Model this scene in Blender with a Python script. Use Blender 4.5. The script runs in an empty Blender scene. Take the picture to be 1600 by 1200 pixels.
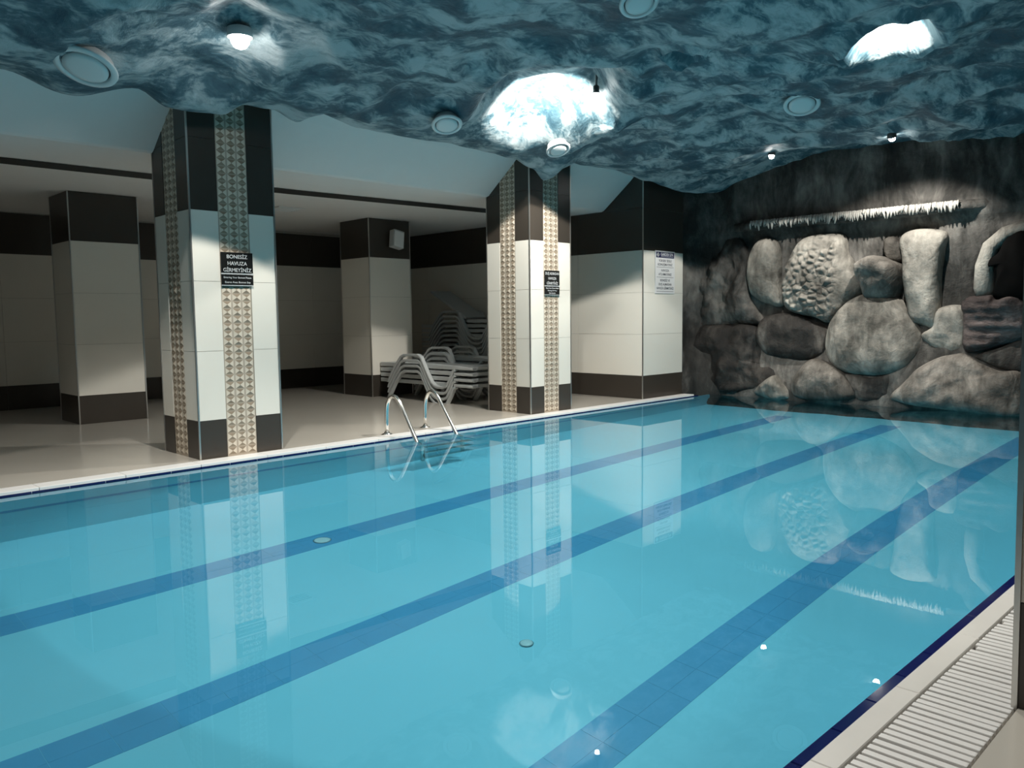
import bpy, bmesh, math, random
from math import sin, cos, pi, sqrt, exp, radians
from mathutils import Vector, Matrix, noise
random.seed(7)
S = bpy.context.scene
COL = S.collection

# ------------------------------------------------------------------ camera
F_PX, PITCH, ROLL, YAW, CAM_Z = 1233.03, 0.0841, -0.0109, 0.7799, 1.1969
fw = Vector((cos(YAW) * cos(PITCH), sin(YAW) * cos(PITCH), -sin(PITCH)))
rt = Vector((sin(YAW), -cos(YAW), 0))
up = rt.cross(fw)
rt, up = cos(ROLL) * rt + sin(ROLL) * up, -sin(ROLL) * rt + cos(ROLL) * up
cd = bpy.data.cameras.new('camera')
cd.sensor_width = 36
cd.lens = F_PX / 1600 * 36
cd.clip_start = 0.05
cam = bpy.data.objects.new('camera', cd)
COL.objects.link(cam)
M = Matrix((rt, up, -fw)).transposed().to_4x4()
M.translation = Vector((0, 0, CAM_Z))
cam.matrix_world = M
S.camera = cam

# ------------------------------------------------------------------ world and exposure
w = bpy.data.worlds.new('world')
S.world = w
w.use_nodes = True
w.node_tree.nodes['Background'].inputs[0].default_value = (0.02, 0.022, 0.025, 1)
w.node_tree.nodes['Background'].inputs[1].default_value = 1.0
S.view_settings.view_transform = 'Standard'
S.view_settings.look = 'None'
S.view_settings.gamma = 1
S.view_settings.exposure = 0.0
S.view_settings.use_curve_mapping = False
S.cycles.max_bounces = 10
S.cycles.diffuse_bounces = 3
S.cycles.glossy_bounces = 4
S.cycles.transmission_bounces = 6
S.cycles.sample_clamp_indirect = 4.0
S.cycles.caustics_refractive = True
S.cycles.caustics_reflective = False
S.cycles.use_denoising = True
POWER = 2.4
VIS_A, VIS_B, VIS_C, VIS_D = (2.77, 5.41, 3.18), (9.62, 3.37, 3.19), (9.70, 4.87, 3.22), (6.40, 5.10, 3.42)
# ceiling spots: position, aim point, power, cone in degrees, blend, radius; their housings are built further down
LAMPS = [
    # visible lamps
    (VIS_A, (VIS_A[0] + .05, VIS_A[1] + .06, 0), 105, 91, .10, .035),
    (VIS_B, (10.9, 3.55, 1.0), 105, 100, .55, .030),
    (VIS_C, (VIS_C[0] + .05, VIS_C[1] + .3, 0), 60, 112, .10, .030),
    (VIS_D, (VIS_D[0] + .05, VIS_D[1] + .2, 0), 190, 126, .06, .030),
    # lamps above the frame, over the near half of the pool
    ((2.6, 2.0, 3.10), (2.6, 2.3, 0), 84, 120, .3, .035),
    ((5.2, 2.9, 3.12), (5.2, 3.0, 0), 108, 120, .3, .035),
    ((8.2, 1.7, 3.12), (8.2, 2.0, 0), 42, 120, .3, .035),
    ((-0.6, 4.8, 3.10), (-0.5, 5.6, 0), 88, 115, .2, .035),
    ((-0.8, 1.8, 3.10), (-0.8, 2.0, 0), 48, 120, .3, .035),
]
UPLIGHTS = [  # unseen spots inside the ceiling hollows
    ((5.92, 5.28, 3.6), (6.68, 6.10, 2.90), 62, 144, .3, .03),  # extra lamp added to brighten the large hollow's far wall
    ((6.44, 2.18, 3.5), (6.90, 2.67, 3.15), 40, 144, .4, .02),
]

# ------------------------------------------------------------------ materials
def mat(name, color=(.8, .8, .8), rough=.5, metal=0.0, spec=.5, var=0.0, scale=8.0, bump=0.0, bscale=30.0, emit=None, estr=0):
    m = bpy.data.materials.new(name)
    m.use_nodes = True
    nt = m.node_tree
    b = nt.nodes['Principled BSDF']
    b.inputs['Base Color'].default_value = (*color, 1)
    b.inputs['Roughness'].default_value = rough
    b.inputs['Metallic'].default_value = metal
    b.inputs['Specular IOR Level'].default_value = spec
    tc = nt.nodes.new('ShaderNodeTexCoord')
    if var:
        n = nt.nodes.new('ShaderNodeTexNoise')
        n.inputs['Scale'].default_value = scale
        n.inputs['Detail'].default_value = 6
        nt.links.new(tc.outputs['Object'], n.inputs['Vector'])
        r = nt.nodes.new('ShaderNodeMapRange')
        r.inputs['To Min'].default_value = 1 - var
        r.inputs['To Max'].default_value = 1 + var
        nt.links.new(n.outputs['Fac'], r.inputs['Value'])
        mx = nt.nodes.new('ShaderNodeMix')
        mx.data_type = 'RGBA'
        mx.blend_type = 'MULTIPLY'
        mx.inputs[0].default_value = 1
        mx.inputs[6].default_value = (*color, 1)
        nt.links.new(r.outputs[0], mx.inputs[7])
        nt.links.new(mx.outputs[2], b.inputs['Base Color'])
    if bump:
        n2 = nt.nodes.new('ShaderNodeTexNoise')
        n2.inputs['Scale'].default_value = bscale
        n2.inputs['Detail'].default_value = 5
        nt.links.new(tc.outputs['Object'], n2.inputs['Vector'])
        bp = nt.nodes.new('ShaderNodeBump')
        bp.inputs['Strength'].default_value = bump
        bp.inputs['Distance'].default_value = .02
        nt.links.new(n2.outputs['Fac'], bp.inputs['Height'])
        nt.links.new(bp.outputs[0], b.inputs['Normal'])
    if emit:
        b.inputs['Emission Color'].default_value = (*emit, 1)
        b.inputs['Emission Strength'].default_value = estr
    return m


def ramp_node(nt, stops):
    r = nt.nodes.new('ShaderNodeValToRGB')
    e = r.color_ramp.elements
    while len(e) < len(stops):
        e.new(.5)
    for i, (p, c) in enumerate(stops):
        e[i].position = p
        e[i].color = (*c, 1)
    return r


def brushed(name, stops, stretch=(1, 1, 1), scale=3.0, distort=.25, rough=.7, bump=.5, bscale=14.0, rot=(0, 0, 0), blotch=1.0, mixes=(.45, .35, .2)):
    """Paint dabbed and dragged over rough plaster: blotches, stretched brush strokes and grain, summed and pushed through a colour ramp."""
    m = bpy.data.materials.new(name)
    m.use_nodes = True
    nt = m.node_tree
    L = nt.links.new
    b = nt.nodes['Principled BSDF']
    b.inputs['Roughness'].default_value = rough
    b.inputs['Specular IOR Level'].default_value = .3
    tc = nt.nodes.new('ShaderNodeTexCoord')
    w1 = nt.nodes.new('ShaderNodeTexNoise')
    w1.inputs['Scale'].default_value = 1.7
    w1.inputs['Detail'].default_value = 3
    L(tc.outputs['Object'], w1.inputs['Vector'])
    ad = nt.nodes.new('ShaderNodeVectorMath')
    ad.operation = 'MULTIPLY_ADD'
    ad.inputs[1].default_value = (distort,) * 3
    L(w1.outputs['Color'], ad.inputs[0])
    L(tc.outputs['Object'], ad.inputs[2])
    mp = nt.nodes.new('ShaderNodeMapping')
    mp.inputs['Scale'].default_value = stretch
    mp.inputs['Rotation'].default_value = rot
    L(ad.outputs[0], mp.inputs['Vector'])

    def nz(sc, det, ro, vec, dist=0.0):
        n = nt.nodes.new('ShaderNodeTexNoise')
        n.inputs['Scale'].default_value = sc
        n.inputs['Detail'].default_value = det
        n.inputs['Roughness'].default_value = ro
        n.inputs['Distortion'].default_value = dist
        L(vec, n.inputs['Vector'])
        return n.outputs['Fac']

    def mad(x, k, y=None):
        q = nt.nodes.new('ShaderNodeMath')
        q.operation = 'MULTIPLY_ADD'
        L(x, q.inputs[0])
        q.inputs[1].default_value = k
        if y is None:
            q.inputs[2].default_value = 0
        else:
            L(y, q.inputs[2])
        return q.outputs[0]
    n_b = nz(blotch, 4, .55, ad.outputs[0], .3)
    n_s = nz(scale, 6, .6, mp.outputs[0], .35)
    n_g = nz(scale * 5, 4, .6, mp.outputs[0])
    tot = mad(n_b, mixes[0], mad(n_s, mixes[1], mad(n_g, mixes[2])))
    r = ramp_node(nt, stops)
    L(tot, r.inputs[0])
    L(r.outputs[0], b.inputs['Base Color'])
    h = mad(n_s, .6, nz(bscale, 6, .6, ad.outputs[0]))
    bp = nt.nodes.new('ShaderNodeBump')
    bp.inputs['Strength'].default_value = bump
    bp.inputs['Distance'].default_value = .03
    L(h, bp.inputs['Height'])
    L(bp.outputs[0], b.inputs['Normal'])
    return m


WHITE = mat('white_tile_glaze', (.80, .775, .70), .14, var=.02, scale=2)
DARK = mat('dark_tile_glaze', (.047, .040, .033), .28, var=.12, scale=3)
GROUT = mat('grout', (.42, .40, .36), .8)
STEEL = mat('brushed_steel', (.62, .61, .58), .30, metal=.9)
CHROME = mat('polished_steel', (.78, .77, .74), .2, metal=1.0)
CHIP_L = mat('mosaic_light', (.66, .59, .49), .35, var=.15, scale=9)
CHIP_D = mat('mosaic_brown', (.27, .215, .155), .35, var=.25, scale=9)
CHIP_B = mat('mosaic_bed', (.42, .36, .29), .6, var=.15, scale=12)
FLOOR = mat('deck_stone', (.52, .49, .435), .16, var=.06, scale=1.2)
PLASTER = mat('white_plaster', (.80, .81, .80), .7, var=.02)
BLACK = mat('gap_shade_black', (.012, .014, .014), .6)
COPE = mat('coping_glaze', (.82, .82, .81), .3, var=.05, scale=5)
COPE2 = mat('worn_coping', (.72, .70, .66), .35, var=.10, scale=5)
NAVY = mat('navy_tile_glaze', (.006, .010, .085), .10, var=.2, scale=20)
POOLT = mat('pool_floor_tile', (.44, .82, .95), .4, var=.04, scale=2)
LANE = mat('lane_tile_blue', (.15, .42, .68), .4, var=.08, scale=6)
PLASTIC = mat('white_resin', (.52, .55, .55), .35)
GRATEM = mat('grate_resin', (.80, .79, .77), .4, var=.04, scale=6)
CHANNEL = mat('grate_channel', (.10, .095, .085), .7)
LAMPBODY = mat('lamp_body', (.10, .10, .10), .4, metal=.6)
LENS = mat('lamp_lens', (1, 1, 1), .3, emit=(1, .98, .93), estr=60)
SPK = mat('speaker_white', (.80, .82, .82), .45)
SPKD = mat('speaker_shadow_gap', (.06, .07, .08), .6)
SIGNK = mat('sign_black', (.012, .013, .013), .25)
SIGNW = mat('sign_white', (.80, .80, .80), .4)
SIGNS = mat('sign_letter_silver', (.55, .57, .58), .35)
SIGNB = mat('sign_navy', (.012, .018, .08), .35)
INK = mat('sign_ink', (.10, .11, .13), .5)
CEILM = brushed('painted_rock_ceiling', [(.41, (.040, .092, .125)), (.475, (.085, .160, .195)), (.51, (.24, .32, .35)), (.57, (.46, .53, .55))],
                stretch=(1.0, 1.9, 1.0), scale=2.9, distort=.4, rough=.55, bump=.7, bscale=9, rot=(0, 0, .9), blotch=2.2, mixes=(.42, .42, .16))
ROCKM = brushed('rock_wall_paint', [(.38, (.014, .014, .013)), (.47, (.040, .039, .036)), (.54, (.105, .10, .092)), (.63, (.24, .23, .21))],
                stretch=(1, 1.8, .6), scale=2.2, rough=.8, bump=.8, bscale=9, blotch=1.1, mixes=(.52, .36, .12))
STONE_L = brushed('boulder_light', [(.38, (.055, .052, .045)), (.46, (.15, .142, .125)), (.53, (.27, .255, .225)), (.62, (.42, .40, .355))],
                  stretch=(1, 1.6, .7), scale=2.6, rough=.8, bump=.7, bscale=12, blotch=1.5, mixes=(.52, .36, .12))
STONE_M = brushed('boulder_mid', [(.38, (.026, .023, .020)), (.46, (.080, .073, .064)), (.54, (.165, .152, .135)), (.62, (.30, .28, .25))],
                  stretch=(1, 1.8, .6), scale=2.6, rough=.8, bump=.8, bscale=10, blotch=1.4, mixes=(.52, .36, .12))
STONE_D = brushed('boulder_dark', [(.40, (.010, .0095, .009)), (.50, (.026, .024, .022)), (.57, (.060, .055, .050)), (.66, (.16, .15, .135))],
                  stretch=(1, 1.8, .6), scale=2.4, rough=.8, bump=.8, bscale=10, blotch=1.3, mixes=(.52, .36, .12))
STONE_R = brushed('boulder_red_brown', [(.38, (.018, .014, .014)), (.48, (.055, .043, .041)), (.55, (.11, .088, .084)), (.64, (.20, .17, .165))],
                  stretch=(1, .5, 2.4), scale=3.4, rough=.8, bump=.9, bscale=12, blotch=1.8)
CAVE_SHADE = mat('cave_shade_paint', (.004, .004, .004), .9, spec=.05)  # near-black paint standing for the shade inside a hollow
DRIP = brushed('drip_plaster', [(.3, (.22, .21, .19)), (.55, (.42, .41, .38)), (.75, (.60, .59, .56))], scale=9, rough=.7, bump=.3)


def water_mat():
    m = bpy.data.materials.new('pool_water')
    m.use_nodes = True
    nt = m.node_tree
    nt.nodes.remove(nt.nodes['Principled BSDF'])
    out = nt.nodes['Material Output']
    fr = nt.nodes.new('ShaderNodeFresnel')
    fr.inputs['IOR'].default_value = 1.33
    rf = nt.nodes.new('ShaderNodeBsdfRefraction')
    rf.inputs['Color'].default_value = (.57, .90, .985, 1)
    rf.inputs['Roughness'].default_value = 0
    rf.inputs['IOR'].default_value = 1.33
    gl = nt.nodes.new('ShaderNodeBsdfGlossy')
    gl.inputs['Roughness'].default_value = 0.0
    gl.inputs['Color'].default_value = (1, 1, 1, 1)
    mx = nt.nodes.new('ShaderNodeMixShader')
    nt.links.new(fr.outputs[0], mx.inputs[0])
    nt.links.new(rf.outputs[0], mx.inputs[1])
    nt.links.new(gl.outputs[0], mx.inputs[2])
    nt.links.new(mx.outputs[0], out.inputs['Surface'])
    return m


WATER = water_mat()

# ------------------------------------------------------------------ helpers
def link(o, parent=None):
    COL.objects.link(o)
    if parent is not None:
        o.parent = parent
    return o


def thing(name, label, cat, loc=(0, 0, 0), rotz=0.0, group=None):
    o = bpy.data.objects.new(name, None)
    o.empty_display_size = .1
    o.location = loc
    o.rotation_euler = (0, 0, rotz)
    o['label'] = label
    o['category'] = cat
    if group:
        o['group'] = group
    return link(o)


def tag(o, label, cat, group=None):
    o['label'] = label
    o['category'] = cat
    if group:
        o['group'] = group
    return o


def mesh_obj(name, bm, mats, parent=None, smooth=False, loc=None):
    me = bpy.data.meshes.new(name)
    bm.normal_update()
    bm.to_mesh(me)
    bm.free()
    for m in (mats if isinstance(mats, (list, tuple)) else [mats]):
        me.materials.append(m)
    if smooth:
        for p in me.polygons:
            p.use_smooth = True
    o = bpy.data.objects.new(name, me)
    if loc is not None:
        o.location = loc
    return link(o, parent)


def struct(o):
    o['kind'] = 'structure'
    return o


def add_box(bm, a, b, mi=0, bevel=0.0):
    x0, y0, z0 = a
    x1, y1, z1 = b
    v = [bm.verts.new(p) for p in ((x0, y0, z0), (x1, y0, z0), (x1, y1, z0), (x0, y1, z0), (x0, y0, z1), (x1, y0, z1), (x1, y1, z1), (x0, y1, z1))]
    fs = [bm.faces.new([v[i] for i in q]) for q in ((0, 3, 2, 1), (4, 5, 6, 7), (0, 1, 5, 4), (1, 2, 6, 5), (2, 3, 7, 6), (3, 0, 4, 7))]
    for f in fs:
        f.material_index = mi
    if bevel:
        es = list({e for f in fs for e in f.edges})
        bmesh.ops.bevel(bm, geom=es, offset=bevel, segments=2, affect='EDGES', profile=.6)


def box(name, a, b, m, parent=None, bevel=0.0):
    """Box object with its origin at its centre."""
    c = [(p + q) / 2 for p, q in zip(a, b)]
    bm = bmesh.new()
    add_box(bm, [p - q for p, q in zip(a, c)], [p - q for p, q in zip(b, c)], 0, bevel)
    return mesh_obj(name, bm, m, parent, loc=c)


_boxcache = {}


def sbox(name, a, b, m, parent=None, bevel=0.0):
    """Box sharing its mesh with every other box of the same size and material."""
    c = [(p + q) / 2 for p, q in zip(a, b)]
    key = (tuple(round(abs(q - p), 4) for p, q in zip(a, b)), m.name, bevel)
    if key in _boxcache:
        o = bpy.data.objects.new(name, _boxcache[key])
        o.location = c
        return link(o, parent)
    o = box(name, a, b, m, parent, bevel)
    _boxcache[key] = o.data
    return o


def add_tube(bm, pts, r, seg=10, mi=0, cap=True, flat=None):
    pts = [Vector(p) for p in pts]
    rings = []
    n = None
    for i, p in enumerate(pts):
        t = (pts[min(i + 1, len(pts) - 1)] - pts[max(i - 1, 0)]).normalized()
        if n is None:
            a = Vector((0, 0, 1)) if abs(t.z) < .9 else Vector((1, 0, 0))
            n = t.cross(a).normalized()
        else:
            n = (n - t * n.dot(t)).normalized()
        bb = t.cross(n)
        rr = r[i] if isinstance(r, (list, tuple)) else r
        rings.append([bm.verts.new(p + (n * cos(2 * pi * k / seg) + bb * sin(2 * pi * k / seg)) * rr) for k in range(seg)])
    for a, b in zip(rings, rings[1:]):
        for k in range(seg):
            f = bm.faces.new((a[k], a[(k + 1) % seg], b[(k + 1) % seg], b[k]))
            f.material_index = mi
            f.smooth = True
    if cap:
        bm.faces.new(rings[0][::-1]).material_index = mi
        bm.faces.new(rings[-1]).material_index = mi


def add_lathe(bm, prof, c=(0, 0, 0), seg=32, mi=0):
    rings = []
    for r, z in prof:
        rings.append([bm.verts.new((c[0] + r * cos(2 * pi * k / seg), c[1] + r * sin(2 * pi * k / seg), c[2] + z)) for k in range(seg)])
    for a, b in zip(rings, rings[1:]):
        for k in range(seg):
            f = bm.faces.new((a[k], a[(k + 1) % seg], b[(k + 1) % seg], b[k]))
            f.material_index = mi
            f.smooth = True
    bm.faces.new(rings[0][::-1]).material_index = mi
    bm.faces.new(rings[-1]).material_index = mi


def sstep(a, b, x):
    t = max(0.0, min(1.0, (x - a) / (b - a)))
    return t * t * (3 - 2 * t)


def interp(tab, x):
    if x <= tab[0][0]:
        return tab[0][1]
    for (a, u), (b, v) in zip(tab, tab[1:]):
        if x <= b:
            t = (x - a) / (b - a)
            t = t * t * (3 - 2 * t)
            return u + (v - u) * t
    return tab[-1][1]


# ------------------------------------------------------------------ key dimensions
XL = -3.2            # left end of the room
XW = 10.9            # rock wall plane
YD = 6.6417          # deck columns' front face
YP = 6.43            # far rim of the pool
ZW = -0.03           # water level
ZF = -1.30           # pool floor
SK, TH = .335, .60   # skirting height, tile height
ZDK = SK + 3 * TH    # start of the dark band
YB = 12.5            # back wall of the deck


def near(y, x):      # the near rim runs slightly askew
    return y - .025 * (x - 2.0)


# ------------------------------------------------------------------ rock ceiling over the pool
LIP = [(-3.2, 3.0), (0.5, 3.08), (1.0, 3.02), (1.525, 2.945), (1.96, 2.845), (2.44, 2.998), (2.667, 2.888), (2.86, 2.887), (3.104, 2.902), (3.336, 3.022),
       (3.568, 3.025), (3.79, 2.962), (4.056, 3.086), (4.473, 3.015), (5.088, 3.018), (5.78, 3.035), (6.56, 3.01), (6.9, 2.93), (7.1, 2.825), (7.33, 2.976),
       (7.6, 3.086), (8.476, 3.116), (9.09, 3.063), (10.08, 2.994), (10.9, 3.05)]
DOMES = [(5.85, 5.23, 1.06, .78, .42, pi / 4), (6.52, 2.30, .44, .33, .26, pi / 4), (5.82, 3.72, .20, .16, .10, pi / 4), (0.6, 3.6, .8, .7, .30, 0), (2.9, .9, .7, .6, .25, 0)]


def ceil_h(x, y):
    z = 3.0 + .012 * max(0, x - 2) + .28 * sstep(6.4, 4.5, y) - .10 * sstep(4.0, 2.2, y) * sstep(8.5, 10.9, x)
    q = Vector((x * .55, y * .55, 3.1))
    z += .10 * noise.noise(q) + .10 * (abs(noise.noise(Vector((x * .9 + 9, y * .9, 1.3)))) * 2 - .5)
    z += .050 * (abs(noise.noise(Vector((x * 2.2, y * 2.2, 7.7)))) * 2 - .4) + .022 * noise.noise(Vector((x * 5, y * 5, 2.7))) + .010 * noise.noise(Vector((x * 11, y * 11, 6.7)))
    z -= .14 * exp(-((x - 9.6) / .75) ** 2) * sstep(6.2, 5.4, y)
    for cx, cy, ra, rb, dp, an in DOMES:
        u = (x - cx) * cos(an) + (y - cy) * sin(an)
        v = -(x - cx) * sin(an) + (y - cy) * cos(an)
        r = sqrt((u / ra) ** 2 + (v / rb) ** 2) + .12 * noise.noise(Vector((x * 2.2, y * 2.2, 4)))
        if r < 1.6:
            z += dp * (1 - sstep(.50, 1.02, r)) - .06 * exp(-((r - 1.12) / .16) ** 2)
    t = sstep(5.95, 6.42, y)
    z = z * (1 - t) + (interp(LIP, x) + .02 * noise.noise(Vector((x * 4, y * 4, 1)))) * t
    if y > 6.45:
        z += (y - 6.45) / .16 * .30
    return z


bm = bmesh.new()
xs = [XL + i * .05 for i in range(int((11.3 - XL) / .05) + 2)]
ys = [-2.4 + j * .05 for j in range(int((6.42 + 2.4) / .05) + 1)] + [6.45, 6.50, 6.56, 6.61]
G = [[bm.verts.new((x, y, ceil_h(x, y))) for y in ys] for x in xs]
for i in range(len(xs) - 1):
    for j in range(len(ys) - 1):
        bm.faces.new((G[i][j], G[i][j + 1], G[i + 1][j + 1], G[i + 1][j]))
struct(mesh_obj('ceiling', bm, CEILM, smooth=True))

# ------------------------------------------------------------------ white plaster soffit and deck ceiling
def wz(x):
    return 2.70 + .006 * (x - 2.9)


bm = bmesh.new()
prof = [(6.615, .60), (6.86, .385), (7.34, .015), (7.38, 0), (YB, 0)]
a = [bm.verts.new((XL, y, wz(XL) + d)) for y, d in prof]
b = [bm.verts.new((9.395, y, wz(9.395) + d)) for y, d in prof]
for k in range(len(prof) - 1):
    bm.faces.new((a[k], a[k + 1], b[k + 1], b[k]))
struct(mesh_obj('ceiling_deck', bm, PLASTER))
bm = bmesh.new()
for dz, o_ in ((-.004, 0), (.02, 1)):
    v = [bm.verts.new(p) for p in ((XL, 8.41, wz(XL) + dz), (XL, 8.75, wz(XL) + dz), (5, 8.71, wz(5) + dz), (9.395, 8.42, wz(9.395) + dz), (9.395, 8.05, wz(9.395) + dz), (5, 8.37, wz(5) + dz))]
    bm.faces.new(v)
struct(mesh_obj('trim_1', bm, BLACK))  # flush black strip painted in for the shade of a recessed groove

# ------------------------------------------------------------------ deck floor, near floor, outer walls
struct(box('floor_deck', (XL, 6.60, -.20), (10.43, YB + .1, 0), FLOOR))
bm = bmesh.new()
for q in (((XL, .552), (11.3, .552), (11.3, -2.4), (XL, -2.4)),):
    p = [bm.verts.new((x, near(y, x) if y > 0 else y, 0)) for x, y in q]
    p2 = [bm.verts.new((v.co.x, v.co.y, -.2)) for v in p]
    bm.faces.new(p)
    bm.faces.new(p2[::-1])
    for k in range(4):
        bm.faces.new((p[k], p2[k], p2[(k + 1) % 4], p[(k + 1) % 4]))
bmesh.ops.recalc_face_normals(bm, faces=bm.faces)
struct(mesh_obj('floor_near', bm, FLOOR))
struct(box('wall_left', (XL - .1, -2.4, -1.5), (XL, YB + .1, 3.7), DARK))
struct(box('wall_near', (XL, -2.5, -.2), (11.3, -2.4, 3.7), DARK))
wb = struct(box('wall_deck', (XL, YB + .012, -.1), (9.5, YB + .12, 3.3), GROUT))
wr = struct(box('wall_right', (9.407, YD + .012, -.1), (10.43, YB + .1, 3.45), GROUT))
struct(box('wall_pool_end', (11.32, -2.4, -1.5), (11.45, 7.0, 3.8), DARK))


def tile_rows(top):
    rows = [(0, SK, DARK)] + [(SK + k * TH, SK + (k + 1) * TH, WHITE) for k in range(3)]
    z = ZDK
    while z < top - .02:
        rows.append((z, min(z + TH, top), DARK))
        z += TH
    return rows


def child_box(name, a, b, m, parent, bevel=.0):
    """Box given in world coordinates, stored relative to the parent's location."""
    p = parent.location
    return sbox(name, [q - s for q, s in zip(a, p)], [q - s for q, s in zip(b, p)], m, parent, bevel)


g = .0015
# back wall of the deck: 1.2 m panels
x = XL
while x < 9.39:
    x1 = min(x + 1.2, 9.395)
    for z0, z1, m in tile_rows(2.69):
        child_box('tile', (x + g, YB, z0 + g), (x1 - g, YB + .012, z1 - g), m, wb)
    x += 1.2
# side wall at the end of the deck and its face towards the pool
y = YD + .002
while y < YB - .01:
    y1 = min(y + 1.2, YB - .002)
    for z0, z1, m in tile_rows(3.35 if y < 7.4 else 2.76):
        child_box('tile', (9.395, y + g, z0 + g), (9.407, y1 - g, z1 - g), m, wr)
    y += 1.2
for z0, z1, m in tile_rows(3.35):
    child_box('tile', (9.402, YD, z0 + g), (10.428, YD + .012, z1 - g), m, wr)
child_box('corner_trim', (9.390, YD - .005, 0), (9.404, YD + .008, 3.3), STEEL, wr)

# ------------------------------------------------------------------ columns
chip_cache = {}


def chip_mesh(axis, h):
    key = (axis, round(h, 3))
    if key in chip_cache:
        return chip_cache[key]
    w_, v_ = .0415, .0318
    me = bpy.data.meshes.new('mosaic_chip')
    if axis == 'y':     # faces -Y
        P = [(-w_, 0, -v_), (w_, 0, -v_), (w_, 0, v_), (-w_, 0, v_), (0, -h, 0)]
    else:               # faces -X
        P = [(0, w_, -v_), (0, -w_, -v_), (0, -w_, v_), (0, w_, v_), (-h, 0, 0)]
    me.from_pydata(P, [], [(0, 1, 4), (1, 2, 4), (2, 3, 4), (3, 0, 4)])
    me.materials.append(CHIP_L)
    me.materials.append(CHIP_D)
    for i, p in enumerate(me.polygons):
        p.material_index = 0 if i % 2 else 1
    chip_cache[key] = me
    return me


def column(label, X, Y, W, D, top, fancy, lean=0.0):
    t = thing('column', label, 'column', (X, Y, 0), 0, 'tiled columns')
    t['kind'] = 'thing'
    e = .010
    core = box('core', (e, e, 0), (W - e, D - e, top), GROUT, t)
    rows = tile_rows(top)

    def face(axis, back, splits):
        L = W if axis == 'y' else D
        for s0, s1 in splits:
            for z0, z1, m in rows:
                if axis == 'y':
                    y0, y1 = (D - e, D) if back else (0, e)
                    sbox('tile', (s0 + g, y0, z0 + g), (s1 - g, y1, z1 - g), m, t)
                else:
                    x0, x1 = (W - e, W) if back else (0, e)
                    sbox('tile', (x0, s0 + g, z0 + g), (x1, s1 - g, z1 - g), m, t)
    fx, fy = ([(.008, .248), (.528, W - .008)], [(.008, .245), (.515, D - .008)]) if fancy else ([(.008, W - .008)], [(.008, D - .008)])
    face('y', False, fx)
    face('y', True, [(.008, W - .008)])
    face('x', False, fy)
    face('x', True, [(.008, D - .008)])
    for (cx, cy) in ((0, 0), (W, 0), (0, D), (W, D)):
        sbox('corner_trim', (cx - .005 if cx == 0 else cx - .008, cy - .005 if cy == 0 else cy - .008, 0), (cx + .008 if cx == 0 else cx + .005, cy + .008 if cy == 0 else cy + .005, top), STEEL, t)
    if fancy:
        for axis, (s0, s1) in (('y', (.25, .526)), ('x', (.247, .513))):
            if axis == 'y':
                st = box('mosaic_strip', (s0, .004, 0), (s1, e + .002, top), CHIP_B, t)
            else:
                st = box('mosaic_strip', (.004, s0, 0), (e + .002, s1, top), CHIP_B, t)
            n = 0
            pitch = (s1 - s0) / 3
            z = .045
            while z < top - .05 and n < 147:
                for k in range(3):
                    c = s0 + pitch * (k + .5)
                    o = bpy.data.objects.new('mosaic_chip', chip_mesh(axis, random.choice((.004, .006, .008))))
                    P = Vector((c, .0045, z)) if axis == 'y' else Vector((.0045, c, z))
                    o.location = P - st.location
                    link(o, st)
                    n += 1
                z += .0645
    if lean:
        t.rotation_euler = (lean, 0, 0)
    return t


column('front column with a black bathing-cap sign and mosaic strips, left of the ladder', 2.8881, YD, .7771, .7376, 3.12, True)
column('front column with mosaic strips and shower sign, between the loungers and the rock wall', 7.0435, YD, .7618, .7508, 3.14, True)
column('plain white and dark tiled column at the back left of the deck', 2.963, 10.0544, .7698, .6798, 2.70, False)
column('plain tiled column at the back of the deck carrying a small tilted speaker', 7.0887, 10.0296, .7807, .7679, 2.725, False)
pil = thing('column', 'column with bright corner trim cut by the right edge of the picture', 'column', (2.708, -.128, 0), 0, 'tiled columns')
pil['kind'] = 'thing'
PW, PD = .75, .672
box('core', (.01, .01, 0), (PW - .01, PD - .01, 3.02), GROUT, pil)
for z0, z1, m in tile_rows(3.02):
    sbox('tile', (0, .008, z0 + g), (.01, PD - .008, z1 - g), m, pil)
    sbox('tile', (.008, PD - .01, z0 + g), (PW - .008, PD, z1 - g), m, pil)
    sbox('tile', (.008, 0, z0 + g), (PW - .008, .01, z1 - g), m, pil)
    sbox('tile', (PW - .01, .008, z0 + g), (PW, PD - .008, z1 - g), m, pil)
for cx, cy in ((0, 0), (PW, 0), (0, PD), (PW, PD)):
    sbox('corner_trim', (cx - .008, cy - .008, 0), (cx + .008, cy + .008, 3.02), STEEL, pil)
pil.rotation_euler = (radians(-.65), 0, 0)

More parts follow.
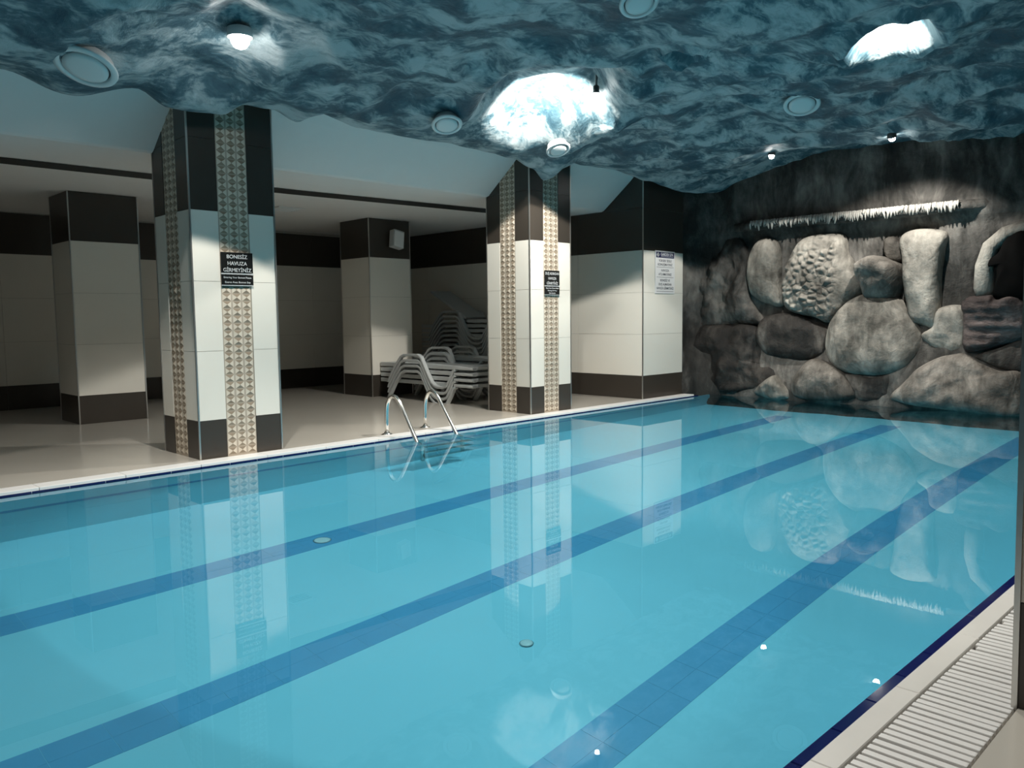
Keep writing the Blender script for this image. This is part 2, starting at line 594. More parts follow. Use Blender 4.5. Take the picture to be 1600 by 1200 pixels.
# ------------------------------------------------------------------ pool
pool = thing('swimming_pool', 'rectangular indoor pool with pale blue tiled floor and dark blue lane stripes', 'pool', (0, 0, 0))
yn = .88
bm = bmesh.new()
add_box(bm, (XL, .3, ZF - .15), (XW, YP + .15, ZF))
mesh_obj('pool_floor', bm, POOLT, pool)
bm = bmesh.new()
add_box(bm, (XL, YP, ZF), (XW, YP + .15, -.07))
add_box(bm, (XL, .5, ZF), (XL + .05, YP, -.02))
v = [bm.verts.new(p) for p in ((XL, near(yn, XL), ZF), (XW, near(yn, XW), ZF), (XW, near(yn, XW), -.05), (XL, near(yn, XL), -.05))]
bm.faces.new(v[::-1])
mesh_obj('pool_wall', bm, POOLT, pool)
for ly in (2.04, 3.54, 4.94):      # lane stripes, each of four-tile courses
    st = None
    bm = bmesh.new()
    xx = XL + .3
    while xx < 10.3:
        add_box(bm, (xx + .001, ly - .128, ZF), (xx + .249, ly - .0005, ZF + .002))
        add_box(bm, (xx + .001, ly + .0005, ZF), (xx + .249, ly + .128, ZF + .002))
        xx += .25
    mesh_obj('lane_stripe', bm, LANE, pool)['kind'] = 'stuff'
box('wall_stripe', (XL, YP - .006, -.55), (10.6, YP, -.49), LANE, pool)
x = XL
while x < 10.4:                     # navy band along the far rim, white coping above it
    sbox('border_tile', (x + g, YP - .004, -.075), (x + .248, YP + .02, -.019), NAVY, pool)
    x += .25
x = XL
random.seed(3)
while x < 10.4:
    x1 = min(x + .6, 10.43)
    sbox('coping_tile', (x + .002, YP - .002, -.05), (x1 - .002, 6.603, .004), COPE, pool, .004)
    x += .6


def skew_box(name, xa, xb, ya, yb, z0, z1, m, parent):
    bm = bmesh.new()
    P = [(x, near(y, x)) for x, y in ((xa, ya), (xb, ya), (xb, yb), (xa, yb))]
    c = Vector((sum(p[0] for p in P) / 4, sum(p[1] for p in P) / 4, (z0 + z1) / 2))
    lo = [bm.verts.new(Vector((px, py, z0)) - c) for px, py in P]
    hi = [bm.verts.new(Vector((px, py, z1)) - c) for px, py in P]
    bm.faces.new(lo[::-1])
    bm.faces.new(hi)
    for k in range(4):
        bm.faces.new((lo[k], lo[(k + 1) % 4], hi[(k + 1) % 4], hi[k]))
    es = [e for e in bm.edges if all(v in hi for v in e.verts)]
    bmesh.ops.bevel(bm, geom=es, offset=.003, segments=1, affect='EDGES')
    return mesh_obj(name, bm, m, parent, loc=c)


x = -1.0
while x < 10.8:
    skew_box('border_tile', x + g, x + .248, .869, .922, -.06, -.024, NAVY, pool)
    x += .25
box('border_bed', (XL, .30, -.20), (11.2, .62, -.10), CHANNEL, pool)
x = -1.0
while x < 10.8:
    skew_box('coping_tile', x + .001, x + .599, .794, .8675, -.09, .002, COPE2, pool)
    x += .6
# inlets in the pool floor
for (ix, iy, q) in ((3.01, 4.93, 1), (2.96, 2.84, .6)):
    bm = bmesh.new()
    add_lathe(bm, [(.0, .008), (.02 * q, .009), (.05 * q, .008), (.065 * q, .002)], (0, 0, 0), 20)
    mesh_obj('floor_inlet', bm, COPE, pool, loc=(ix, iy, ZF + .004))

# water
bm = bmesh.new()
v = [bm.verts.new(p) for p in ((XL, near(.90, XL), ZW), (XW, near(.90, XW), ZW), (XW, YP - .002, ZW), (XL, YP - .002, ZW))]
bm.faces.new(v)
wat = mesh_obj('pool_water', bm, WATER, smooth=True)
tag(wat, 'still clear turquoise water filling the pool and mirroring the columns', 'water')
wat['kind'] = 'stuff'
wat.cycles.is_caustics_caster = True
for o in list(pool.children):
    o.cycles.is_caustics_receiver = True

# overflow grate along the near rim
gr = thing('drain_grate', 'white slatted overflow grate beside the near pool edge', 'grate', (0, 0, 0))
bm = bmesh.new()
P = [(XL, .80), (11.2, .80), (11.2, .555), (XL, .555)]
bm.faces.new([bm.verts.new((x, near(y, x), -.06)) for x, y in P][::-1])
mesh_obj('channel', bm, CHANNEL, gr)
random.seed(11)
x = .9
k = 0
meshs = {}
while x < 8.2 and k < 298:
    wdt = .026
    gap = .0105 if k % 18 else .016
    a, b = .788, .560
    if random.random() < .06:
        a -= .012
    key = a
    if key not in meshs:
        bm = bmesh.new()
        add_box(bm, (-wdt / 2, -(a - b) / 2, -.022), (wdt / 2, (a - b) / 2, 0), 0, .004)
        o = mesh_obj('slat', bm, GRATEM, gr)
        meshs[key] = o.data
    else:
        o = link(bpy.data.objects.new('slat', meshs[key]), gr)
    o.location = (x, near((a + b) / 2, x), random.uniform(-.0015, .001))
    x += wdt + gap
    k += 1
for yy in (.775, .573, .675):
    skew_box('support_rail', .85, x, yy - .006, yy + .006, -.045, -.0225, GRATEM, gr)


# ------------------------------------------------------------------ rock wall at the end of the pool
def path(u):
    """Plan of the wall: short return beside the tiled wall, then along X = XW towards the near side. Returns point and inward normal."""
    P = [(10.36, 6.655), (10.62, 6.66), (10.82, 6.60), (10.90, 6.40)]
    Ls = [0]
    for a, b in zip(P, P[1:]):
        Ls.append(Ls[-1] + sqrt((a[0] - b[0]) ** 2 + (a[1] - b[1]) ** 2))
    if u >= Ls[-1]:
        return (XW, 6.40 - (u - Ls[-1])), (-1, 0)
    for k in range(3):
        if u <= Ls[k + 1]:
            t = (u - Ls[k]) / (Ls[k + 1] - Ls[k])
            a, b = P[k], P[k + 1]
            p = (a[0] + (b[0] - a[0]) * t, a[1] + (b[1] - a[1]) * t)
            th = sstep(0, 1, u / Ls[-1]) * pi / 2
            return p, (-sin(th), -cos(th))


LE = sqrt(.26 ** 2 + .005 ** 2) + sqrt(.2 ** 2 + .06 ** 2) + sqrt(.08 ** 2 + .2 ** 2)


def wall_relief(y, z):
    q = Vector((y * .9, z * .9, 5.1))
    d = .10 * noise.noise(q) + .05 * noise.noise(Vector((y * 2.3, z * 1.6, 2.2))) + .02 * noise.noise(Vector((y * 6, z * 5, .2)))
    d += .10 * sstep(1.1, .1, z) * (.6 + .4 * noise.noise(Vector((y * 1.4, 0, 8))))        # thicker towards the water
    d -= .10 * sstep(2.42, 2.30, z) * sstep(.3, 1.0, z)                                     # set back under the ledge
    # cave on the right
    r = sqrt(((y - 2.30) / .52) ** 2 + ((z - 1.55) / .62) ** 2)
    d -= .5 * sstep(1.05, .8, r)
    return d


bm = bmesh.new()
us = [i * .055 for i in range(int((LE + 6.9) / .055))]
zs = [-1.35 + .06 * k for k in range(int((3.75 + 1.35) / .06))]
R = []
for u in us:
    (px, py), (nx, ny) = path(u)
    col = []
    for z in zs:
        d = wall_relief(py, z) * sstep(0, .3, u)
        col.append(bm.verts.new((px + nx * d, py + ny * d, z)))
    R.append(col)
for i in range(len(us) - 1):
    for j in range(len(zs) - 1):
        bm.faces.new((R[i][j], R[i + 1][j], R[i + 1][j + 1], R[i][j + 1]))
wall = struct(mesh_obj('wall_back', bm, ROCKM, smooth=True))


def boulder(pts, depth, m, rings=14, n=72, rough=.02, base=.0, honey=False, tilt=0.0, pw=3.4, strata=0.0, name='boulder', label=None):
    """A rounded rock standing out of the wall; pts is its outline in wall coordinates (Y, z), star-shaped round its middle."""
    cy = sum(p[0] for p in pts) / len(pts)
    cz = sum(p[1] for p in pts) / len(pts)
    # smooth closed outline
    out = []
    N = len(pts)
    for i in range(n):
        s = i / n * N
        k = int(s)
        t = s - k
        p0, p1, p2, p3 = (pts[(k + q - 1) % N] for q in range(4))
        out.append(tuple(.5 * ((2 * b) + (-a + c) * t + (2 * a - 5 * b + 4 * c - d) * t * t + (-a + 3 * b - 3 * c + d) * t ** 3) for a, b, c, d in zip(p0, p1, p2, p3)))
    bm = bmesh.new()
    prev = None
    for r in range(rings + 2):
        if r == 0:
            s, dd = 1.0, -.22
        else:
            s = 1 - (r - 1) / rings
            dd = depth * (1 - s ** pw) ** .5 if s > 0 else depth
        if r == rings + 1:
            s = 0
        ring = []
        for (py, pz) in out:
            y = cy + (py - cy) * s
            z = cz + (pz - cz) * s
            d = dd
            if r > 0:
                d += rough * (2.6 * noise.noise(Vector((y * 2.2, z * 2.2, cy * 3))) - 1.6 * abs(noise.noise(Vector((y * 4.2, z * 3.0, cy + 5)))) + .8 * noise.noise(Vector((y * 10, z * 8, cy))))
                d += strata * noise.noise(Vector((y * .8, z * 13, 3)))
                d += tilt * (z - cz)
                if honey:
                    dist = noise.voronoi(Vector((y * 9.5, z * 10.5, 0)))[0]
                    d += .11 * min(.7, dist[1] - dist[0]) * sstep(.99, .90, s) * sstep(4.42, 4.56, y)
                    d -= .02
            ring.append(Vector((XW - base - d - wall_relief(cy, cz) * .5, y, z)))
            if s == 0:
                break
        if s == 0:
            c = bm.verts.new(ring[0])
            for k in range(n):
                bm.faces.new((prev[k], c, prev[(k + 1) % n]))
            break
        vs = [bm.verts.new(p) for p in ring]
        if prev:
            for k in range(n):
                bm.faces.new((prev[k], vs[k], vs[(k + 1) % n], prev[(k + 1) % n]))
        prev = vs
    bmesh.ops.recalc_face_normals(bm, faces=bm.faces)
    o = mesh_obj(name, bm, m, wall, smooth=True)
    if label:
        o['label'] = label
    return o


OUT = {
    'oval': [(5.7, 1.44), (5.79, 1.56), (5.84, 1.92), (5.72, 2.25), (5.52, 2.32), (5.37, 2.23), (5.31, 1.99), (5.32, 1.67), (5.3, 1.33), (5.51, 1.35)] ,
    'honey': [(5.29, 1.67), (5.21, 1.98), (5.05, 2.23), (4.83, 2.31), (4.52, 2.3), (4.41, 2.23), (4.37, 2.02), (4.24, 1.83), (4.14, 1.56), (4.2, 1.42), (4.37, 1.33), (4.55, 1.15), (4.64, 1.08), (4.8, 1.15), (5.06, 1.2), (5.23, 1.28), (5.3, 1.44)] ,
    'central': [(4.61, 0.97), (4.49, 1.21), (4.31, 1.39), (4.11, 1.46), (3.79, 1.43), (3.63, 1.32), (3.49, 1.14), (3.4, 0.91), (3.42, 0.69), (3.55, 0.48), (3.77, 0.38), (4.08, 0.36), (4.35, 0.39), (4.54, 0.51), (4.64, 0.72)] ,
    'head': [(4.18, 1.8), (4.09, 1.9), (3.92, 1.95), (3.78, 1.89), (3.65, 1.8), (3.65, 1.6), (3.71, 1.4), (3.85, 1.35), (4.08, 1.38), (4.13, 1.56)] ,
    'pillar': [(3.68, 2.17), (3.52, 2.26), (3.23, 2.24), (3.12, 2.16), (3.16, 1.97), (3.2, 1.64), (3.2, 1.31), (3.24, 1.0), (3.4, 1.03), (3.55, 1.09), (3.6, 1.31), (3.63, 1.6), (3.65, 1.89)] ,
    'small': [(3.91, 2.15), (3.79, 2.2), (3.66, 2.09), (3.63, 1.89), (3.85, 1.9)] ,
    'darkl': [(5.64, 1.03), (5.54, 1.16), (5.2, 1.22), (4.87, 1.11), (4.64, 0.97), (4.65, 0.66), (4.85, 0.53), (5.19, 0.55), (5.53, 0.62), (5.67, 0.83)] ,
    'lowc': [(5.03, 0.3), (4.85, 0.54), (4.66, 0.56), (4.41, 0.43), (4.23, 0.27), (4.18, 0.08), (4.4, 0.0), (4.91, 0.0), (5.06, 0.1)] ,
    'lowr': [(3.74, 0.06), (3.6, 0.28), (3.36, 0.52), (3.13, 0.65), (2.88, 0.69), (2.68, 0.57), (2.49, 0.49), (2.26, 0.46), (2.19, -0.02), (2.66, -0.03), (3.16, -0.01)] ,
    'slab': [(2.92, 1.36), (2.61, 1.42), (2.52, 1.36), (2.25, 1.4), (2.21, 0.92), (2.5, 0.79), (2.8, 0.69), (2.91, 0.75), (2.92, 1.14)] ,
    'arch': [(2.79, 1.43), (2.79, 1.62), (2.73, 2.05), (2.62, 2.16), (2.28, 2.24), (2.23, 2.06), (2.43, 2.13), (2.49, 1.95), (2.56, 1.82), (2.6, 1.75), (2.56, 1.56), (2.54, 1.41)] ,
    'leftlow': [(6.68, 1.01), (6.16, 1.06), (5.66, 1.01), (5.6, 0.7), (5.35, 0.45), (5.12, 0.39), (5.18, 0.19), (5.66, 0.07), (6.37, 0.03), (6.7, 0.33), (6.72, 0.71)] ,
    'leftup': [(6.76, 1.06), (6.75, 1.72), (6.55, 1.96), (6.36, 2.28), (5.99, 2.35), (5.8, 1.92), (5.78, 1.46), (5.61, 1.16), (5.64, 1.06), (6.16, 1.05)] ,
    'splash': [(5.66, 0.04), (5.59, 0.14), (5.49, 0.21), (5.32, 0.32), (5.21, 0.22), (5.09, 0.1), (5.09, -0.01), (5.35, -0.03)] ,
    'bigmid': [(3.2, 1.25), (2.92, 1.25), (2.91, 0.75), (3.08, 0.67), (3.26, 0.75), (3.4, 0.91), (3.27, 1.03)] ,
    'under': [(4.35, 0.37), (3.99, 0.35), (3.68, 0.4), (3.7, 0.15), (3.81, 0.04), (4.13, 0.02), (4.22, 0.15)] ,
}
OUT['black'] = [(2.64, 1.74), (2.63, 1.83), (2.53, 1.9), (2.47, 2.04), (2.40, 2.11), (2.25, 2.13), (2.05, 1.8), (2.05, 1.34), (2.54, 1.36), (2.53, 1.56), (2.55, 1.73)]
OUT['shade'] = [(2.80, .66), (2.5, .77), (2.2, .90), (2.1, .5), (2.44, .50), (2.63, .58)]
boulder(OUT['leftlow'], .10, STONE_D, base=-.02, rough=.07, pw=6)
boulder(OUT['leftup'], .08, ROCKM, base=-.02, rough=.07, pw=6)
boulder(OUT['bigmid'], .10, STONE_L, base=-.02)
boulder(OUT['under'], .08, STONE_D, base=.0)  # dark stone painted as the shade of the gap below the central boulder
boulder(OUT['oval'], .16, STONE_L)
boulder(OUT['darkl'], .20, STONE_D, tilt=.12)
boulder(OUT['honey'], .20, STONE_L, rings=46, n=190, honey=True, rough=.012, label='large boulder with a honeycombed pitted face')
boulder(OUT['small'], .10, STONE_M, base=.02)
boulder(OUT['pillar'], .20, STONE_L, base=.03, tilt=.10, pw=4.5)
boulder(OUT['central'], .26, STONE_L, rings=20, base=.03, label='big rounded pale boulder in the middle of the wall')
boulder(OUT['head'], .24, STONE_M, base=.20, tilt=.65, label='round-topped stone leaning out over the big pale boulder')
boulder(OUT['lowc'], .18, STONE_M, base=.04)
boulder(OUT['lowr'], .20, STONE_M, base=.04, rough=.04)
boulder(OUT['splash'], .14, STONE_L, base=.06, rough=.05)
boulder(OUT['black'], .10, CAVE_SHADE, base=.42, label='black rock mass painted as the dark of a hollow')  # raised black mass drawn in as the shade of the recess
boulder(OUT['shade'], .06, STONE_D, base=.0)  # dark stone standing in for the shade under the slab
boulder(OUT['slab'], .24, STONE_R, base=.04, rough=.03, tilt=.22, pw=7, strata=.035, label='dark reddish slab of rock')
bm = bmesh.new()
add_tube(bm, [(XW - .02, 2.68, 1.36), (XW - .08, 2.68, 1.50), (XW - .10, 2.68, 1.75), (XW - .11, 2.62, 1.98), (XW - .11, 2.47, 2.12), (XW - .09, 2.22, 2.20), (XW, 2.0, 2.20)], [.09, .11, .10, .09, .085, .08, .08], 14)
mesh_obj('rock_arch', bm, STONE_L, wall)

# plaster ledge with a fringe of drips
bm = bmesh.new()
n = 60
prev = None
for k in range(n + 1):
    y = 6.05 - (6.05 - 2.55) * k / n
    zc = 2.50 + .012 * noise.noise(Vector((y * 2, 0, 0)))
    dd = .20 * sstep(6.05, 5.7, y) * sstep(2.5, 3.0, y) + .02 * noise.noise(Vector((y * 3, 1, 0)))
    ring = [bm.verts.new((XW + .15, y, zc + .10)), bm.verts.new((XW - dd * .7, y, zc + .055)), bm.verts.new((XW - dd - .01, y, zc + .01)), bm.verts.new((XW - dd, y, zc - .055)), bm.verts.new((XW + .15, y, zc - .09))]
    if prev:
        for q in range(4):
            bm.faces.new((prev[q], ring[q], ring[q + 1], prev[q + 1]))
    prev = ring
mesh_obj('ledge', bm, ROCKM, wall, smooth=True)
bm = bmesh.new()
random.seed(5)
y = 5.66
while y > 2.95:
    dd = .20 * sstep(6.05, 5.7, y) * sstep(2.5, 3.0, y)
    h = random.uniform(.07, .15)
    r = random.uniform(.012, .024)
    x0 = XW - dd - .012 - random.uniform(0, .02)
    add_tube(bm, [(x0 + .02, y, 2.545), (x0 - .004, y + random.uniform(-.01, .01), 2.54 - h * .4), (x0 + .004, y + random.uniform(-.014, .014), 2.55 - h)], [r, r * .9, r * .3], 6)
    y -= r * random.uniform(1.1, 1.9)
d = mesh_obj('drip_fringe', bm, DRIP, wall)
d['kind'] = 'stuff'

# ------------------------------------------------------------------ lamps
def lamp_light(p, aim, power, cone, blend, radius, name='lamp_light', parent=None):
    l = bpy.data.lights.new(name, 'SPOT')
    l.energy = power * POWER
    l.spot_size = radians(cone)
    l.spot_blend = blend
    l.shadow_soft_size = radius
    l.color = (1.0, .955, .875)
    l.cycles.is_caustics_light = True
    o = bpy.data.objects.new(name, l)
    d = (Vector(aim) - Vector(p)).normalized()
    o.location = Vector(p)
    o.rotation_euler = d.to_track_quat('-Z', 'Y').to_euler()
    link(o)
    return o


def spot_fixture(label, p, aim, r=.045, body=LAMPBODY, lens=LENS):
    d = (Vector(aim) - Vector(p)).normalized()
    t = thing('ceiling_spotlight', label, 'spotlight', p, 0, 'ceiling spotlights')
    t.rotation_euler = d.to_track_quat('-Z', 'Y').to_euler()
    bm = bmesh.new()
    add_lathe(bm, [(r * .7, .085), (r * 1.05, .075), (r * 1.1, .03), (r * 1.15, .012), (r * .95, .010), (r * .9, .022)], seg=20)
    mesh_obj('housing', bm, body, t)
    bm = bmesh.new()
    add_lathe(bm, [(r * .88, .024), (r * .88, .010), (r * .76, -r * .36), (r * .5, -r * .70), (r * .1, -r * .86)], seg=20)
    mesh_obj('lens', bm, lens, t)
    bm = bmesh.new()
    add_tube(bm, [(0, 0, .08), (0, 0, .30)], .012, 8)
    mesh_obj('stem', bm, body, t)
    return t


for k, L in enumerate(LAMPS + UPLIGHTS):
    if k >= 4:
        L = ((L[0][0], L[0][1], ceil_h(*L[0][:2]) - .05),) + L[1:]
    d = (Vector(L[1]) - Vector(L[0])).normalized()
    lamp_light(Vector(L[0]) + d * .075, *L[1:])
spot_fixture('glaring ceiling spotlight above the left front column', *LAMPS[0][:2], r=.08, body=SPK)
spot_fixture('brighter of two small spotlights in front of the rock wall, above the ledge', *LAMPS[1][:2], r=.045)
spot_fixture('smaller left one of two spotlights before the rock wall, near the corner', *LAMPS[2][:2], r=.04)
spot_fixture('small spotlight tucked inside the large bright ceiling hollow', *LAMPS[3][:2], r=.03)

# ------------------------------------------------------------------ round ceiling speakers
def speaker(label, x, y, z, r, side, out=.02):
    t = thing('ceiling_speaker', label, 'speaker', (x, y, z), 0, 'round white ceiling speakers')
    n = Vector((-.30 + .5 * side, -.30 - .5 * side, -1)).normalized()     # the face leans out of the sloping rock
    t.location = Vector((x, y, z)) + n * out
    t.rotation_euler = (-n).to_track_quat('Z', 'Y').to_euler()
    bm = bmesh.new()
    add_lathe(bm, [(r * .8, .075), (r * .85, .03), (r, .012), (r * .98, 0), (r * .80, -.006), (r * .76, .006), (r * .75, .02)], seg=36)
    mesh_obj('rim', bm, SPK, t)
    bm = bmesh.new()
    add_lathe(bm, [(r * .75, .03), (r * .75, .012)], seg=36)
    mesh_obj('shadow_gap', bm, SPKD, t)
    bm = bmesh.new()
    add_lathe(bm, [(r * .70, .02), (r * .70, -.004), (r * .5, -.010), (r * .1, -.012)], seg=36)
    mesh_obj('grille', bm, SPK, t)
    return t


speaker('large round white ceiling speaker at the far left, above the white soffit', 1.926, 5.936, 2.979, .205, -.10, .07)
speaker('round white ceiling speaker left of the large bright hollow', 4.967, 5.734, 3.012, .145, .15)
speaker('round speaker hanging over the bright hollow lip above the second column', 6.637, 5.817, 3.03, .135, .30)
speaker('round white ceiling speaker below the bright patch on the right', 7.893, 3.647, 3.36, .18, -.18, .07)
speaker('round white ceiling speaker cut by the top edge of the picture', 4.51, 3.228, 3.296, .135, .15)

# ------------------------------------------------------------------ ladder
def ladder():
    t = thing('pool_ladder', 'polished steel pool ladder with two arched handrails at the far pool edge', 'ladder', (0, 0, 0))
    for (bx, by, ex, ey) in ((4.86, 6.64, 4.885, 6.19), (5.45, 6.74, 5.50, 6.29)):
        P = [(bx, by, .0), (bx, by, .12), (bx, by - .005, .25), (bx, by - .02, .32), (bx, by - .06, .385), (bx + .005, by - .11, .41), (bx + .008, by - .165, .395), (bx + .012, by - .215, .345)]
        a = Vector(P[-1])
        b = Vector((ex, ey, -.02))
        for s in (.15, .5, 1.0, 1.3):
            P.append(tuple(a + (b - a) * s))
        e = a + (b - a) * 1.3
        P += [(ex, e.y - .03, -.28), (ex, e.y - .03, -.95)]
        bm = bmesh.new()
        add_tube(bm, P, .021, 14)
        mesh_obj('handrail', bm, CHROME, t)
        bm = bmesh.new()
        add_lathe(bm, [(.055, .0), (.055, .008), (.030, .016), (.024, .03)], (bx, by, 0), 20)
        mesh_obj('flange', bm, CHROME, t)
    for k in range(3):
        z = -.30 - .26 * k
        bm = bmesh.new()
        add_box(bm, (4.885, 6.02, z), (5.50, 6.10, z + .025), 0, .005)
        mesh_obj('step', bm, CHROME, t)
    return t


ladder()

# ------------------------------------------------------------------ sun loungers
PROFILE = [(0.0, 0.0), (.02, .05), (.16, .24), (.33, .405), (.42, .44), (.74, .445), (.82, .41), (.95, .20), (1.05, .06), (1.12, .015), (1.18, 0), (1.30, 0), (1.36, .02), (1.43, .12), (1.50, .235), (1.56, .265)]
LW = .58


def ribbon(prof, x0, x1, th):
    bm = bmesh.new()
    n = len(prof)
    rows = []
    for i, (s, z) in enumerate(prof):
        a = prof[max(i - 1, 0)]
        b = prof[min(i + 1, n - 1)]
        ds, dz = b[0] - a[0], b[1] - a[1]
        l = sqrt(ds * ds + dz * dz)
        ns, nz = -dz / l, ds / l
        rows.append([bm.verts.new(p) for p in ((x0, -s, z), (x1, -s, z), (x1, -(s - ns * th), z - nz * th if i else z), (x0, -(s - ns * th), z - nz * th if i else z))])
    for a, b in zip(rows, rows[1:]):
        for k in range(4):
            bm.faces.new((a[k], a[(k + 1) % 4], b[(k + 1) % 4], b[k]))
    bm.faces.new(rows[0])
    bm.faces.new(rows[-1][::-1])
    bmesh.ops.recalc_face_normals(bm, faces=bm.faces)
    bmesh.ops.bevel(bm, geom=list(bm.edges), offset=.006, segments=1, affect='EDGES')
    return bm


def make_lounger(raised=False):
    """Axis along -Y from the arm end; the near side faces -X. Origin on the ground under the rear foot."""
    t = thing('sun_lounger', 'x', 'sun lounger', (0, 0, 0), 0, 'stacked white sun loungers')
    prof = [(s, z + .0) for s, z in PROFILE]
    mesh_obj('side_frame', ribbon(prof, 0, .065, .038), PLASTIC, t, smooth=False)
    mesh_obj('side_frame', ribbon(prof, LW - .065, LW, .038), PLASTIC, t, smooth=False)
    # bed: rim rails and cross slats
    bm = bmesh.new()
    zt = .295
    s0 = -.25 if not raised else .95
    for xa, xb in ((.07, .105), (LW - .105, LW - .07)):
        add_box(bm, (xa, -1.90, zt - .058), (xb, -s0, zt), 0, .006)
    add_box(bm, (.02, -1.93, zt - .045), (LW - .02, -1.87, zt + .003), 0, .008)
    for xa, xb in ((0, .07), (LW - .07, LW)):
        # shoulders where the bed flares out to the foot end
        add_box(bm, (xa, -1.93, zt - .045), (xb, -1.54, zt - .008), 0, .006)
    mesh_obj('bed_frame', bm, PLASTIC, t)
    s = s0 + .03
    sl = None
    while s < 1.86:
        if sl is None:
            bm = bmesh.new()
            add_box(bm, (-LW / 2 + .10, -.035, -.012), (LW / 2 - .10, .035, 0), 0, .003)
            o = mesh_obj('slat', bm, PLASTIC, t)
            sl = o.data
        else:
            o = link(bpy.data.objects.new('slat', sl), t)
        o.location = (LW / 2, -s - .035, zt - .004)
        s += .083
    if raised:
        bm = bmesh.new()
        add_box(bm, (.06, 0, -.02), (LW - .06, 1.02, .02), 0, .008)
        o = mesh_obj('backrest', bm, PLASTIC, t)
        o.location = (0, -.93, zt + .02)
        o.rotation_euler = (radians(27), 0, 0)
    return t


def copy_tree(root):
    r = root.copy()
    COL.objects.link(r)
    for ch in root.children:
        c = ch.copy()
        COL.objects.link(c)
        c.parent = r
    return r


LP0 = make_lounger()
LR0 = make_lounger(True)
used0 = [False, False]


def place_lounger(x, y, z, label, raised=False):
    src = LR0 if raised else LP0
    i = 1 if raised else 0
    o = src if not used0[i] else copy_tree(src)
    used0[i] = True
    o.location = (x, y, z)
    o['label'] = label
    return o


ORD = ['bottom', 'second from bottom', 'third from bottom', 'fourth from bottom', 'fifth from bottom', 'sixth from bottom', 'seventh from bottom', 'eighth from bottom', 'ninth from bottom', 'tenth from bottom', 'eleventh from bottom', 'twelfth from bottom']
for k in range(4):
    nm = ORD[k] if k < 3 else 'topmost'
    place_lounger(7.16, 9.756, .08 * k, f'white plastic sun lounger, {nm} of the front stack behind the ladder')
for k in range(5):
    nm = ORD[k] if k < 4 else 'topmost'
    place_lounger(7.84, 9.93, .08 * k, f'white plastic sun lounger, {nm} of the middle stack behind the front one')
for k in range(11):
    place_lounger(8.76, 10.72, .08 * k, f'white plastic sun lounger, {ORD[k]} in the tall dim stack by the wall')
place_lounger(8.76, 10.72, .88, 'white plastic sun lounger with raised backrest on top of the tall dim stack', True)

# ------------------------------------------------------------------ signs
def text(name, body, size, loc, parent, m, width=None, squeeze=1.0):
    c = bpy.data.curves.new(name, 'FONT')
    c.body = body
    c.size = size
    c.align_x = 'CENTER'
    c.align_y = 'CENTER'
    c.extrude = .0006
    c.offset = size * .012
    c.materials.append(m)
    o = bpy.data.objects.new(name, c)
    o.location = loc
    o.rotation_euler = (pi / 2, 0, 0)
    link(o, parent)
    bpy.context.view_layer.update()
    if width and o.dimensions.x > 0:
        o.scale.x = width / o.dimensions.x
    me = bpy.data.meshes.new_from_object(o.evaluated_get(bpy.context.evaluated_depsgraph_get()))
    m2 = bpy.data.objects.new(name, me)
    m2.location, m2.rotation_euler, m2.scale = o.location, o.rotation_euler, o.scale
    bpy.data.objects.remove(o)
    return link(m2, parent)


def black_sign(label, x0, x1, z0, zm, z1, y, lines, small, group):
    t = thing('notice_sign', label, 'sign', ((x0 + x1) / 2, y, z0), 0, group)
    hw = (x1 - x0) / 2
    H, hm = z1 - z0, zm - z0
    box('plate', (-hw, -.004, hm + .008), (hw, .004, H), SIGNK, t, .001)
    box('lower_plate', (-hw, -.004, .008), (hw, .004, hm - .012), SIGNK, t, .001)
    box('silver_line', (-hw, -.005, hm - .007), (hw, .003, hm + .003), SIGNS, t)
    box('silver_line', (-hw, -.005, 0), (hw, .003, .006), SIGNS, t)
    n = len(lines)
    for k, (s, wd) in enumerate(lines):
        z = H - (H - hm - .01) * (k + .5) / n - .004
        text('lettering', s, .045, (0, -.0052, z - .006), t, SIGNS, wd)
    for k, (s, wd) in enumerate(small):
        z = hm - .014 - (hm - .024) * (k + .5) / len(small)
        text('lettering', s, .022, (0, -.0052, z), t, SIGNS, wd)
    return t


black_sign('black sign with silver lettering about bathing caps on the left front column', 3.137, 3.431, 1.50, 1.606, 1.79, YD - .012,
           [('BONESİZ', .19), ('HAVUZA', .18), ('GİRMEYİNİZ', .26)], [('Entering Your Bonnet Please', .255), ('Entrez Avec Bonnet Svp', .235)], 'black column signs')
black_sign('small black shower sign with silver lettering on the mosaic of the second front column', 7.297, 7.573, 1.47, 1.585, 1.776, YD - .012,
           [('DUŞ ALMADAN', .255), ('HAVUZA', .15), ('GİRMEYİNİZ', .21)], [('Please Take A Shower Before', .24), ('Entering The Pool', .17), ('Bitte Duschen', .12)], 'black column signs')
t = thing('rules_sign', 'white pool rules sign with navy header on the tiled wall by the rocks', 'sign', (9.941, YD - .006, 1.525))
box('plate', (-.255, -.004, 0), (.255, .004, .62), SIGNW, t, .001)
box('header', (-.232, -.006, .52), (.232, 0, .602), SIGNB, t)
bm = bmesh.new()
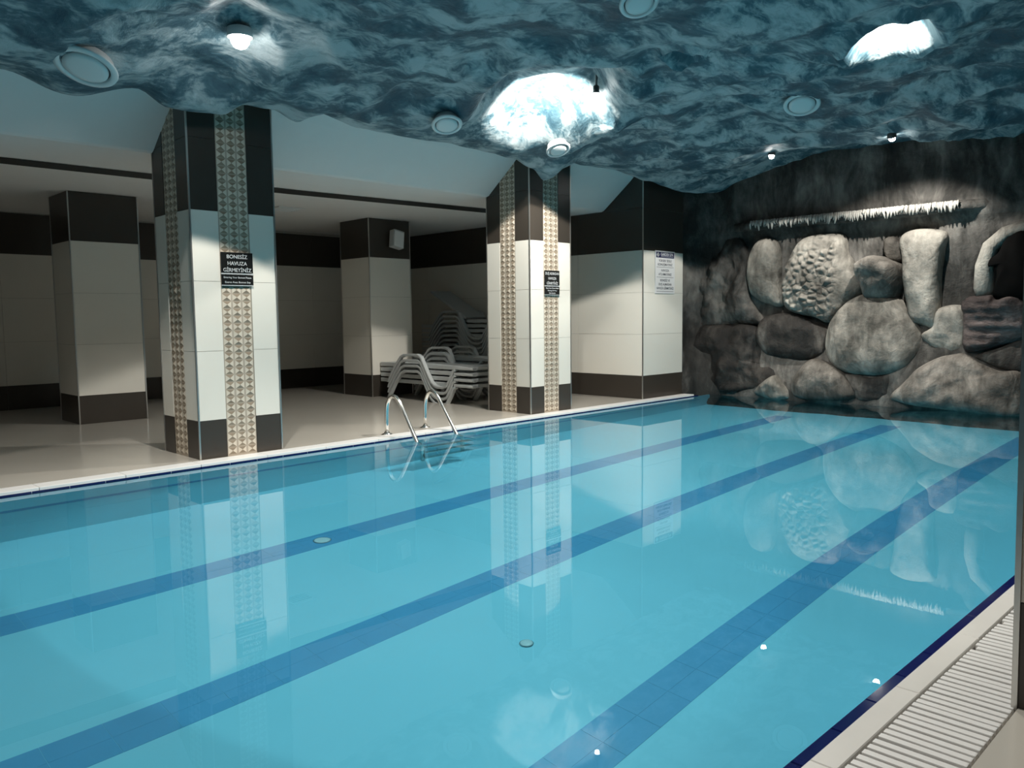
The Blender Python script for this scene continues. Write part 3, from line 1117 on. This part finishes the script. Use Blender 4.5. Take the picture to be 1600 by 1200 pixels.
for cx, cz, s in ((-.185, .561, .026), (-.165, .561, .016)):
    add_box(bm, (-s, -.0005, -s), (s, .0005, s))
    bmesh.ops.transform(bm, matrix=Matrix.Translation((cx, -.0068, cz)) @ Matrix.Rotation(pi / 4, 4, 'Y'), verts=bm.verts[-8:])
mesh_obj('emblem', bm, SIGNS, t)
text('lettering', 'GARDEN SPA', .060, (.045, -.0068, .568), t, SIGNW, .32)
box('header_line', (-.11, -.0068, .534), (.21, -.0055, .540), SIGNS, t)
for s, z, wd in (('YÜKSEK SESLE', .475, .33), ('KONUŞMAYINIZ', .420, .38), ('HAVUZA', .335, .20), ('ATLAMAYINIZ', .278, .34), ('BONESİZ VE', .190, .25), ('DUŞ ALMADAN', .133, .33), ('HAVUZA GİRMEYİNİZ', .075, .44)):
    text('lettering', s, .048, (0, -.0048, z), t, INK, wd)
for z in (.383, .237, .03):
    box('rule_line', (-.22, -.0052, z - .0025), (.22, -.0038, z + .0025), INK, t)

# ------------------------------------------------------------------ small fittings on the deck
t = thing('wall_speaker', 'small tilted grey box speaker on the dark top of the back column', 'speaker', (7.533, 10.03, 2.415))
box('bracket', (-.02, -.05, -.03), (.02, 0, .03), LAMPBODY, t)
c = box('cabinet', (-.10, -.17, -.135), (.10, -.05, .135), PLASTIC, t, .012)
c.rotation_euler = (radians(-8), radians(11), 0)
c2 = box('front_grille', (-.085, -.178, -.118), (.085, -.166, .118), SPK, t, .004)
c2.rotation_euler = (radians(-8), radians(11), 0)
t = thing('ceiling_vent', 'faint square vent in the white deck ceiling beside the left column', 'vent', (5.64, 9.92, 2.700))
bm = bmesh.new()
add_box(bm, (-.2, -.2, .0), (.2, -.16, .014)); add_box(bm, (-.2, .16, 0), (.2, .2, .014)); add_box(bm, (-.2, -.16, 0), (-.16, .16, .014)); add_box(bm, (.16, -.16, 0), (.2, .16, .014))
mesh_obj('frame', bm, PLASTER, t)
for k in range(5):
    o = box('louvre', (-.16, -.14 + k * .062, .004), (.16, -.11 + k * .062, .012), PLASTER, t)
    o.rotation_euler = (radians(25), 0, 0)
bm = bmesh.new()
add_box(bm, (-.16, -.16, .0125), (.16, .16, .0135))
mesh_obj('dark_opening', bm, BLACK, t)
